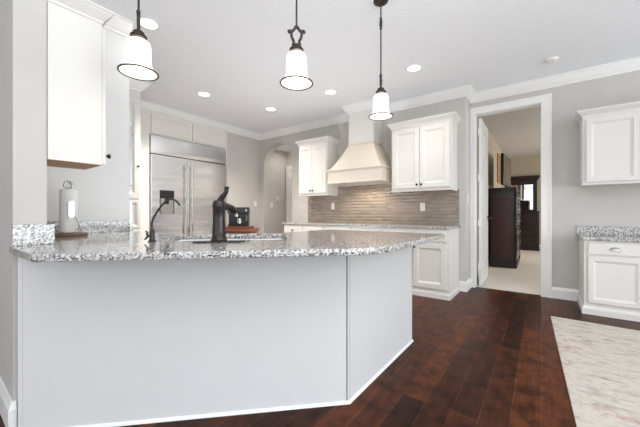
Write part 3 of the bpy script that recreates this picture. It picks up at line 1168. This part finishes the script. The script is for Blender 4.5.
# band with a hollow underside
bm = bmesh.new()
z0, z1 = 0.0, 0.20
box(bm, (hx0, hyf, z0), (hx1, hyf + 0.03, z1))
box(bm, (hx0, hyf + 0.03, z0), (hx0 + 0.03, -0.001, z1))
box(bm, (hx1 - 0.03, hyf + 0.03, z0), (hx1, -0.001, z1))
bm_obj('band', bm, 'hood', hd_)
bm = bmesh.new()
sweep(bm, [(hx0, -0.001), (hx0, hyf), (hx1, hyf), (hx1, -0.001)], [(-0.005, z1 - 0.012), (0.010, z1 - 0.012), (0.016, z1 - 0.004), (0.016, z1 + 0.006), (0.006, z1 + 0.014), (-0.005, z1 + 0.014)])
sweep(bm, [(hx0, -0.001), (hx0, hyf), (hx1, hyf), (hx1, -0.001)], [(-0.005, z0 - 0.008), (0.006, z0 - 0.008), (0.012, z0 + 0.004), (0.006, z0 + 0.016), (-0.005, z0 + 0.016)])
bm_obj('band_moulding', bm, 'hood', hd_)
# flared canopy
bm = bmesh.new()
rows = []
nz = 14
zc0, zc1 = z1 + 0.01, 0.61
for i in range(nz + 1):
    t = i / nz
    g = t ** 0.82                       # gentle flare
    z = zc0 + (zc1 - zc0) * t
    xa, xb, yf = hx0 + 0.005 + (cx0 - hx0) * g, hx1 - 0.005 + (cx1 - hx1) * g, hyf + 0.005 + (cyf - hyf) * g
    rows.append([bm.verts.new(p) for p in ((xa, -0.001, z), (xa, yf, z), (xb, yf, z), (xb, -0.001, z))])
for r0, r1 in zip(rows[:-1], rows[1:]):
    for j in range(3):
        bm.faces.new((r0[j], r0[j + 1], r1[j + 1], r1[j]))
    bm.faces.new((r0[3], r0[0], r1[0], r1[3]))
bm.faces.new(rows[0])
bm.faces.new(rows[-1])
bm_obj('canopy', bm, 'hood', hd_, True)
bm = bmesh.new()
sweep(bm, [(cx0, -0.001), (cx0, cyf), (cx1, cyf), (cx1, -0.001)], [(-0.005, zc1 - 0.014), (0.008, zc1 - 0.014), (0.014, zc1 - 0.004), (0.012, zc1 + 0.012), (-0.005, zc1 + 0.016)])
bm_obj('neck_moulding', bm, 'hood', hd_)
bm_obj('chimney', B((cx0, cyf, zc1), (cx1, -0.001, CH - 1.54 - 0.001)), 'cab', hd_)
ins = bm_obj('liner', B((hx0 + 0.03, hyf + 0.03, 0.09), (hx1 - 0.03, -0.001, 0.11)), 'chrome', hd_)
for lx in (-0.10, 0.16):
    lamp = bm_obj('hood_lamp', lathe(bmesh.new(), [(0, 0.075), (0.035, 0.075), (0.035, 0.09), (0, 0.09)], 20, lx, -0.28), 'bulb', hd_, True)
    sp = bpy.data.lights.new('hood_spot', 'SPOT')
    sp.energy = 6
    sp.color = (1.0, 0.86, 0.68)
    sp.spot_size = math.radians(130)
    sp.spot_blend = 0.6
    sp.shadow_soft_size = 0.012
    so = bpy.data.objects.new('hood_spot', sp)
    C.objects.link(so)
    so.location = (ox + lx, WR - 0.28, 1.54 + 0.06)

# tile backsplash
bm = bmesh.new()
TB = WR - 0.006
box(bm, (-3.57, TB, CT1), (-2.885, WR - 0.0005, ZU0 + 0.01))
box(bm, (-2.885, TB, CT1), (-1.743, WR - 0.0005, 1.53))
box(bm, (-1.743, TB, CT1), (-0.905, WR - 0.0005, ZU0 + 0.01))
ts = bm_obj('tile_backsplash', bm, 'tile')
tag(ts, 'taupe glass subway tile backsplash between the range counter and the hood', 'backsplash')

# base cabinets along the range wall
YB = 3.86


def base_unit(label, x0, x1, layout, ends=(False, False)):
    t_ = thing('base_cabinet', label, 'cabinet', (x0, YB, 0), 0)
    w_ = x1 - x0
    bm = B((0, 0, 0.0), (w_, WR - YB - 0.001, CT0), 0.001, 1)
    bm_obj('carcass', bm, 'cab', t_)
    bm = bmesh.new()
    if ends[1]:
        sweep(bm, [(0, 0), (w_, 0), (w_, WR - YB - 0.02)], [(0, 0), (0.016, 0), (0.016, 0.055), (0.008, 0.07), (0, 0.07)])
    else:
        sweep(bm, [(0, 0), (w_, 0)], [(0, 0), (0.016, 0), (0.016, 0.055), (0.008, 0.07), (0, 0.07)])
    bm_obj('base_moulding', bm, 'cab', t_)
    n = layout
    for i in range(n):
        a = 0.02 + (w_ - 0.04) * i / n + 0.004
        b = 0.02 + (w_ - 0.04) * (i + 1) / n - 0.004
        add_drawer(t_, a, b, 0.705, 0.845, 'knob', 'cab', True)
        kx = b - 0.03 if (i % 2 == 0 and n > 1) else a + 0.03
        add_door(t_, a, b, 0.115, 0.685, (kx, 0.63), raised=False)
    return t_


base_unit('white base cabinet below the narrow wall cabinet, next to the arch', -3.66, -2.78, 2)
base_unit('wide white base cabinet directly below the range hood', -2.778, -1.80, 2)
base_unit('white base cabinet at the doorway end of the range counter', -1.798, -0.905, 2, (False, True))
rc = slab('granite_countertop', [fillet([(-3.69, YB - 0.03), (-0.885, YB - 0.03), (-0.885, WR - 0.001), (-3.69, WR - 0.001)], [0.01, 0.02, 0, 0], 6)], CT0, CT1, 'granite')
tag(rc, 'straight granite counter under the tile backsplash and range hood', 'countertop')


def plate(label, loc, rotz, kind='outlet', cat='outlet', name=None):
    t_ = thing(name or ('wall_outlet' if kind == 'outlet' else 'light_switch'), label, cat, loc, rotz)
    bm_obj('cover_plate', B((-0.036, -0.006, -0.058), (0.036, 0, 0.058), 0.002, 1), 'white', t_)
    if kind == 'outlet':
        for s_ in (-1, 1):
            so_ = bm_obj('socket', B((-0.017, -0.008, s_ * 0.024 - 0.017), (0.017, -0.006, s_ * 0.024 + 0.017), 0.002, 1), 'white', t_)
            for q in (-0.006, 0.006):
                bm_obj('slot', B((q - 0.0012, -0.0085, s_ * 0.024 - 0.004), (q + 0.0012, -0.0079, s_ * 0.024 + 0.006)), 'rubber', so_)
    else:
        bm_obj('rocker', B((-0.016, -0.010, -0.032), (0.016, -0.006, 0.032), 0.002, 1), 'white', t_)
    return t_


plate('white outlet on the tile below the narrow wall cabinet, beside the hood', (-2.99, TB, 1.19), 0)
plate('white outlet on the tile below the wider wall cabinet near the doorway', (-1.40, TB, 1.155), 0)
plate('white light switch on the grey wall between refrigerator and arch', (WL, 4.28, 1.27), PI / 2, 'switch', 'light switch')
plate('white light switch on the narrow wall return beside the doorway casing', (-0.823, 4.58, 1.27), PI / 2, 'switch', 'light switch')
plate('white light switch on the hall wall seen through the arch', (-4.8, 4.66, 1.25), PI / 2, 'switch', 'light switch')
th = thing('thermostat', 'small white thermostat on the hall wall seen through the arch', 'thermostat', (-4.8, 4.86, 1.39), PI / 2)
bm_obj('housing', B((-0.055, -0.025, -0.04), (0.055, 0, 0.05), 0.006, 2), 'white', th)
bm_obj('display', B((-0.03, -0.0265, 0.0), (0.03, -0.025, 0.03)), 'chrome', th)

# ------------------------------------------------------------------ desk corner
DKX, DKY = 0.364, 4.215
DT0, DT1 = 0.778, 0.81
dk = thing('base_cabinet', 'white desk base cabinet with cup-pull drawers beside the bedroom doorway', 'cabinet', (DKX, DKY, 0), 0)
DW = 0.90
bm_obj('carcass', B((0, 0, 0), (DW, WD - DKY - 0.001, DT0), 0.001, 1), 'cab', dk)
bm = bmesh.new()
sweep(bm, [(0, WD - DKY - 0.02), (0, 0), (DW, 0)], [(0, 0), (0.018, 0), (0.018, 0.06), (0.010, 0.08), (0, 0.08)])
bm_obj('base_moulding', bm, 'cab', dk)
for a, b in ((0.03, 0.44), (0.46, 0.87)):
    add_drawer(dk, a, b, 0.635, 0.755, 'cup', 'cab', True)
    add_door(dk, a, b, 0.125, 0.61, None, raised=False, fr=0.042)
dt = slab('granite_countertop', [fillet([(DKX - 0.022, DKY - 0.03), (DKX + DW + 0.02, DKY - 0.03), (DKX + DW + 0.02, WD - 0.001), (DKX - 0.022, WD - 0.001)], [0.01, 0.01, 0, 0], 6)], DT0, DT1, 'granite')
tag(dt, 'granite desk top on the white cabinet beside the bedroom doorway', 'countertop')
db = bm_obj('granite_backsplash', B((DKX - 0.022, WD - 0.021, DT1), (DKX + DW + 0.02, WD - 0.001, DT1 + 0.103), 0.002, 1), 'granite')
tag(db, 'granite upstand at the back of the desk top', 'backsplash')

uc = thing('wall_cabinet', 'white two-door wall cabinet above the granite desk', 'cabinet', (0.368, 4.42, 0), 0)
UZ0, UZ1 = 1.375, 2.13
carcase(uc, DW, WD - 4.42 - 0.001, UZ0, UZ1)
for a, b in ((0.03, 0.44), (0.455, 0.865)):
    add_door(uc, a, b, UZ0 + 0.03, UZ1 - 0.03, None, raised=False, fr=0.042)
add_crown(uc, DW, WD - 4.42 - 0.001, UZ1, 0.075, 0.05)

# rug
rg = slab('area_rug', [[(0.185, 0.6), (2.1, 0.6), (2.0, 3.80), (0.075, 3.862)]], 0.0, 0.012, 'rug', None, 0.003)
tag(rg, 'distressed cream and grey area rug with rusty patches on the wood floor', 'rug')

# ------------------------------------------------------------------ bedroom furniture
cw_, cd_, chh = 1.0, 0.43, 1.565
chst = thing('chest_of_drawers', 'tall dark wood chest with mahogany side panel inside the bedroom', 'chest of drawers', (-0.395, 6.8, 0), PI / 2)
# local: x along +Y, front at y=0 facing +X
bm = bmesh.new()
box(bm, (0.0, 0.02, 0.08), (cw_, cd_, chh - 0.05))
bm_obj('carcass', bm, 'darkwood', chst)
bm = bmesh.new()
box(bm, (-0.006, 0.07, 0.20), (0.001, cd_ - 0.05, chh - 0.12))
bm_obj('side_panel', bm, 'redwood', chst)
bm_obj('top', B((-0.025, -0.02, chh - 0.05), (cw_ + 0.025, cd_ + 0.01, chh), 0.01, 3), 'darkwood', chst)
bm_obj('plinth', B((-0.02, -0.02, 0.0), (cw_ + 0.02, cd_ + 0.005, 0.10), 0.01, 2), 'darkwood', chst)
for i in range(6):
    z = 0.13 + i * 0.228
    dr = bm_obj('drawer', B((0.03, -0.012, z), (cw_ - 0.03, 0.02, z + 0.205), 0.012, 3), 'darkwood', chst)
    for kx in (0.22, 0.78):
        kk = bm_obj('knob', knob_mesh(), 'chrome', dr, True)
        kk.location = (kx, -0.012, z + 0.1)
for px in (0.0, cw_ - 0.03):
    bm = lathe(bmesh.new(), [(0, 0.1), (0.03, 0.1), (0.03, 0.18), (0.018, 0.2), (0.026, 0.3), (0.03, 0.6), (0.022, 0.75), (0.03, 0.78), (0.022, 0.81), (0.03, 1.0), (0.026, 1.3), (0.018, 1.38), (0.03, 1.4), (0.03, chh - 0.05), (0, chh - 0.05)], 16, px + 0.015, 0.0)
    bm_obj('turned_post', bm, 'darkwood', chst, True)

tv = thing('tv', 'flat black television standing on the dark bedroom chest', 'television', (-0.565, 7.28, chh), math.radians(86.5))
bm_obj('housing', B((-0.46, 0.0, 0.06), (0.46, 0.05, 0.68), 0.008, 2), 'black', tv)
bm_obj('screen', B((-0.44, -0.003, 0.085), (0.44, 0.0, 0.66)), 'screen', tv)
bm = B((-0.2, -0.11, 0.0), (0.2, 0.13, 0.015), 0.006, 2)
box(bm, (-0.05, 0.01, 0.01), (0.05, 0.04, 0.1), 0.004, 1)
bm_obj('stand', bm, 'black', tv)

dsr = thing('dresser', 'low dark wood dresser under the mirror at the far bedroom wall', 'dresser', (-0.83, 10.36, 0), 0)
bm_obj('carcass', B((0.0, 0.02, 0.08), (0.78, 0.5, 1.08)), 'darkwood', dsr)
bm_obj('top', B((-0.01, -0.01, 1.08), (0.80, 0.51, 1.12), 0.008, 2), 'darkwood', dsr)
bm_obj('plinth', B((0, 0.0, 0), (0.79, 0.5, 0.09), 0.006, 2), 'darkwood', dsr)
for i in range(3):
    z = 0.12 + i * 0.32
    dr = bm_obj('drawer', B((0.03, 0.0, z), (0.75, 0.02, z + 0.29), 0.006, 2), 'darkwood', dsr)
    for kx in (0.2, 0.58):
        kk = bm_obj('knob', knob_mesh(), 'bronze', dr, True)
        kk.location = (kx, 0.0, z + 0.145)
mr = thing('dresser_mirror', 'dark wood framed mirror with heavy cornice standing on the dresser', 'mirror', (-0.48, 10.86, 1.12), 0)
bm = bmesh.new()
box(bm, (-0.36, -0.03, 0.0), (-0.26, 0.03, 0.92), 0.004, 1)
box(bm, (0.28, -0.03, 0.0), (0.38, 0.03, 0.92), 0.004, 1)
box(bm, (-0.26, -0.03, 0.0), (0.28, 0.03, 0.06))
box(bm, (-0.26, -0.03, 0.80), (0.28, 0.03, 0.92))
bm_obj('frame', bm, 'darkwood', mr)
bm = bmesh.new()
sweep(bm, [(-0.38, 0.03), (-0.38, -0.03), (0.40, -0.03), (0.40, 0.03)], [(-0.1, 0.92), (0.0, 0.92), (0.01, 0.95), (0.03, 0.98), (0.045, 1.02), (0.05, 1.06), (-0.1, 1.06)])
bm_obj('cornice', bm, 'darkwood', mr)
bm_obj('glass', B((-0.262, -0.012, 0.055), (0.282, -0.006, 0.805)), 'mirror', mr)

pic = thing('framed_picture', 'picture in a golden wood frame on the bedroom wall above the chest', 'picture', (-0.86, 8.55, 1.82), PI / 2)
bm = bmesh.new()
box(bm, (-0.25, -0.03, 0.0), (-0.2, 0, 0.7), 0.003, 1)
box(bm, (0.2, -0.03, 0.0), (0.25, 0, 0.7), 0.003, 1)
box(bm, (-0.2, -0.03, 0.0), (0.2, 0, 0.05), 0.003, 1)
box(bm, (-0.2, -0.03, 0.65), (0.2, 0, 0.7), 0.003, 1)
bm_obj('frame', bm, 'picwood', pic)
bm_obj('print', B((-0.2, -0.012, 0.05), (0.2, -0.006, 0.65)), 'picture', pic)

# ------------------------------------------------------------------ ceiling fittings


def can_light(label, x, y, power=9):
    t_ = thing('recessed_light', label, 'ceiling light', (x, y, CH), 0, 'recessed ceiling lights')
    bm = lathe(bmesh.new(), [(0.072, -0.001), (0.074, -0.006), (0.092, -0.004), (0.095, 0.0), (0.072, 0.0), (0.072, -0.001)], 36)
    bm_obj('trim_ring', bm, 'white', t_, True)
    bm = lathe(bmesh.new(), [(0.0, -0.004), (0.06, -0.0035), (0.073, -0.002), (0.073, -0.0005), (0, -0.0005)], 36)
    bm_obj('lens', bm, 'canlight', t_, True)
    l = bpy.data.lights.new('recessed_lamp', 'SPOT')
    l.energy = power
    l.color = (1.0, 0.94, 0.86)
    l.spot_size = math.radians(135)
    l.spot_blend = 0.9
    l.shadow_soft_size = 0.06
    o = bpy.data.objects.new('recessed_lamp', l)
    C.objects.link(o)
    o.location = (x, y, CH - 0.03)
    return t_


def at_z(px, py, z):
    dd = 298.0 * (z - EYE) / (213.5 - py)
    lt = (px - 320) / 298.0 * dd
    return (-dd * math.sin(YAW) + lt * math.cos(YAW), dd * math.cos(YAW) + lt * math.sin(YAW))


cans = [('recessed ceiling light just behind the pendant over the paper towel end', 148.5, 23.5),
        ('recessed ceiling light in front of the cupboards above the refrigerator', 204, 94),
        ('recessed ceiling light closest to the arch', 270.8, 109),
        ('recessed ceiling light in front of the hood chimney', 330.5, 92),
        ('recessed ceiling light between the pendant by the hood and the smoke detector', 414, 68)]
POW = [1.5, 165, 50, 9, 24]
for (lb, px, py), pw in zip(cans, POW):
    x, y = at_z(px, py, CH)
    can_light(lb, x, y, pw)

sdx, sdy = at_z(552, 59, CH)
sd = thing('smoke_detector', 'round white smoke detector on the ceiling above the doorway', 'smoke detector', (sdx, sdy, CH), 0)
bm = lathe(bmesh.new(), [(0, -0.032), (0.042, -0.030), (0.055, -0.02), (0.058, -0.004), (0.064, -0.003), (0.064, 0), (0, 0)], 32)
bm_obj('housing', bm, 'white', sd, True)
bm_obj('test_button', lathe(bmesh.new(), [(0, -0.036), (0.01, -0.036), (0.012, -0.03), (0, -0.03)], 16, 0.02, 0.0), 'white', sd, True)


def pendant(label, x, y, zr, rot):
    """zr: height of the shade rim"""
    t_ = thing('pendant_light', label, 'pendant light', (x, y, CH), rot, 'pendant lights over the peninsula')
    r = zr - CH
    bm = lathe(bmesh.new(), [(0, -0.03), (0.02, -0.03), (0.035, -0.024), (0.055, -0.010), (0.06, 0), (0, 0)], 32)
    bm_obj('canopy', bm, 'iron', t_, True)
    bm = bmesh.new()
    tube(bm, [(0, 0, -0.02), (0, 0, r + 0.335)], 0.0055, 10)
    lathe(bm, [(0.0055, -0.13), (0.011, -0.137), (0.008, -0.147), (0.012, -0.16), (0.012, -0.2), (0.008, -0.213), (0.011, -0.223), (0.0055, -0.23)], 12)
    lathe(bm, [(0, r + 0.345), (0.008, r + 0.340), (0.010, r + 0.332), (0.006, r + 0.322), (0, r + 0.32)], 12)
    bm_obj('rod', bm, 'iron', t_, True)
    bm = bmesh.new()
    for s_ in (-1, 1):
        tube(bm, smooth_path([(0.003 * s_, 0, r + 0.335), (0.014 * s_, 0, r + 0.318), (0.030 * s_, 0, r + 0.296), (0.026 * s_, 0, r + 0.268), (0.016 * s_, 0, r + 0.245), (0.020 * s_, 0, r + 0.226), (0.018 * s_, 0, r + 0.212)], 5), 0.0082, 10)
        tube(bm, smooth_path([(0.024 * s_, 0, r + 0.305), (0.036 * s_, 0, r + 0.308), (0.043 * s_, 0, r + 0.304)], 4), [0.0055, 0.006, 0.007, 0.008, 0.009, 0.010, 0.010, 0.0095, 0.007], 10)
        lathe(bm, [(0, r + 0.315), (0.008, r + 0.312), (0.011, r + 0.304), (0.008, r + 0.296), (0, r + 0.293)], 12, 0.043 * s_, 0)
    bm_obj('scroll_bracket', bm, 'iron', t_, True)
    bm = bmesh.new()
    lathe(bm, [(0, r + 0.225), (0.022, r + 0.225), (0.028, r + 0.219), (0.028, r + 0.212), (0.022, r + 0.208), (0.035, r + 0.205), (0.041, r + 0.200), (0.041, r + 0.194), (0.036, r + 0.190), (0, r + 0.190)], 24)
    bm_obj('fitter', bm, 'iron', t_, True)
    bm = lathe(bmesh.new(), [(0, r + 0.191), (0.037, r + 0.191), (0.040, r + 0.186), (0.040, r + 0.180), (0.036, r + 0.175), (0, r + 0.175)], 24)
    bm_obj('collar', bm, 'brass', t_, True)
    outer_ = [(0.032, r + 0.176), (0.045, r + 0.173), (0.055, r + 0.164), (0.0600, r + 0.148), (0.0605, r + 0.12), (0.061, r + 0.08), (0.063, r + 0.05), (0.070, r + 0.024), (0.082, r + 0.009), (0.093, r + 0.001)]
    inner_ = [(a - 0.004, b - 0.001) for a, b in outer_[::-1]]
    bm = lathe(bmesh.new(), outer_ + inner_ + [outer_[0]], 48)
    sh = bm_obj('shade', bm, 'shade', t_, True)
    bm = bmesh.new()
    ring = [(0.094 + 0.0046 * math.cos(a), r + 0.0 + 0.0046 * math.sin(a)) for a in [2 * PI * q / 8 for q in range(9)]]
    lathe(bm, ring, 48)
    bm_obj('rim', bm, 'iron', sh, True)
    bm = lathe(bmesh.new(), [(0, r + 0.06), (0.018, r + 0.066), (0.026, r + 0.085), (0.024, r + 0.11), (0.014, r + 0.135), (0.013, r + 0.187), (0, r + 0.187)], 20)
    bm_obj('bulb', bm, 'bulb', t_, True)
    l = bpy.data.lights.new('pendant_lamp', 'POINT')
    l.energy = 0.25
    l.color = (1.0, 0.88, 0.74)
    l.shadow_soft_size = 0.03
    o = bpy.data.objects.new('pendant_lamp', l)
    C.objects.link(o)
    o.location = (x, y, zr + 0.04)


pendant('pendant light with opal bell shade hanging by the tall white wall cabinet', -1.758, 0.713, 1.825, math.radians(156))
pendant('pendant light over the peninsula bend, its scroll bracket seen face-on', -1.156, 1.325, 1.825, math.radians(40))
pendant('pendant light over the short peninsula leg, in front of the range hood', -1.030, 2.203, 1.835, math.radians(112))
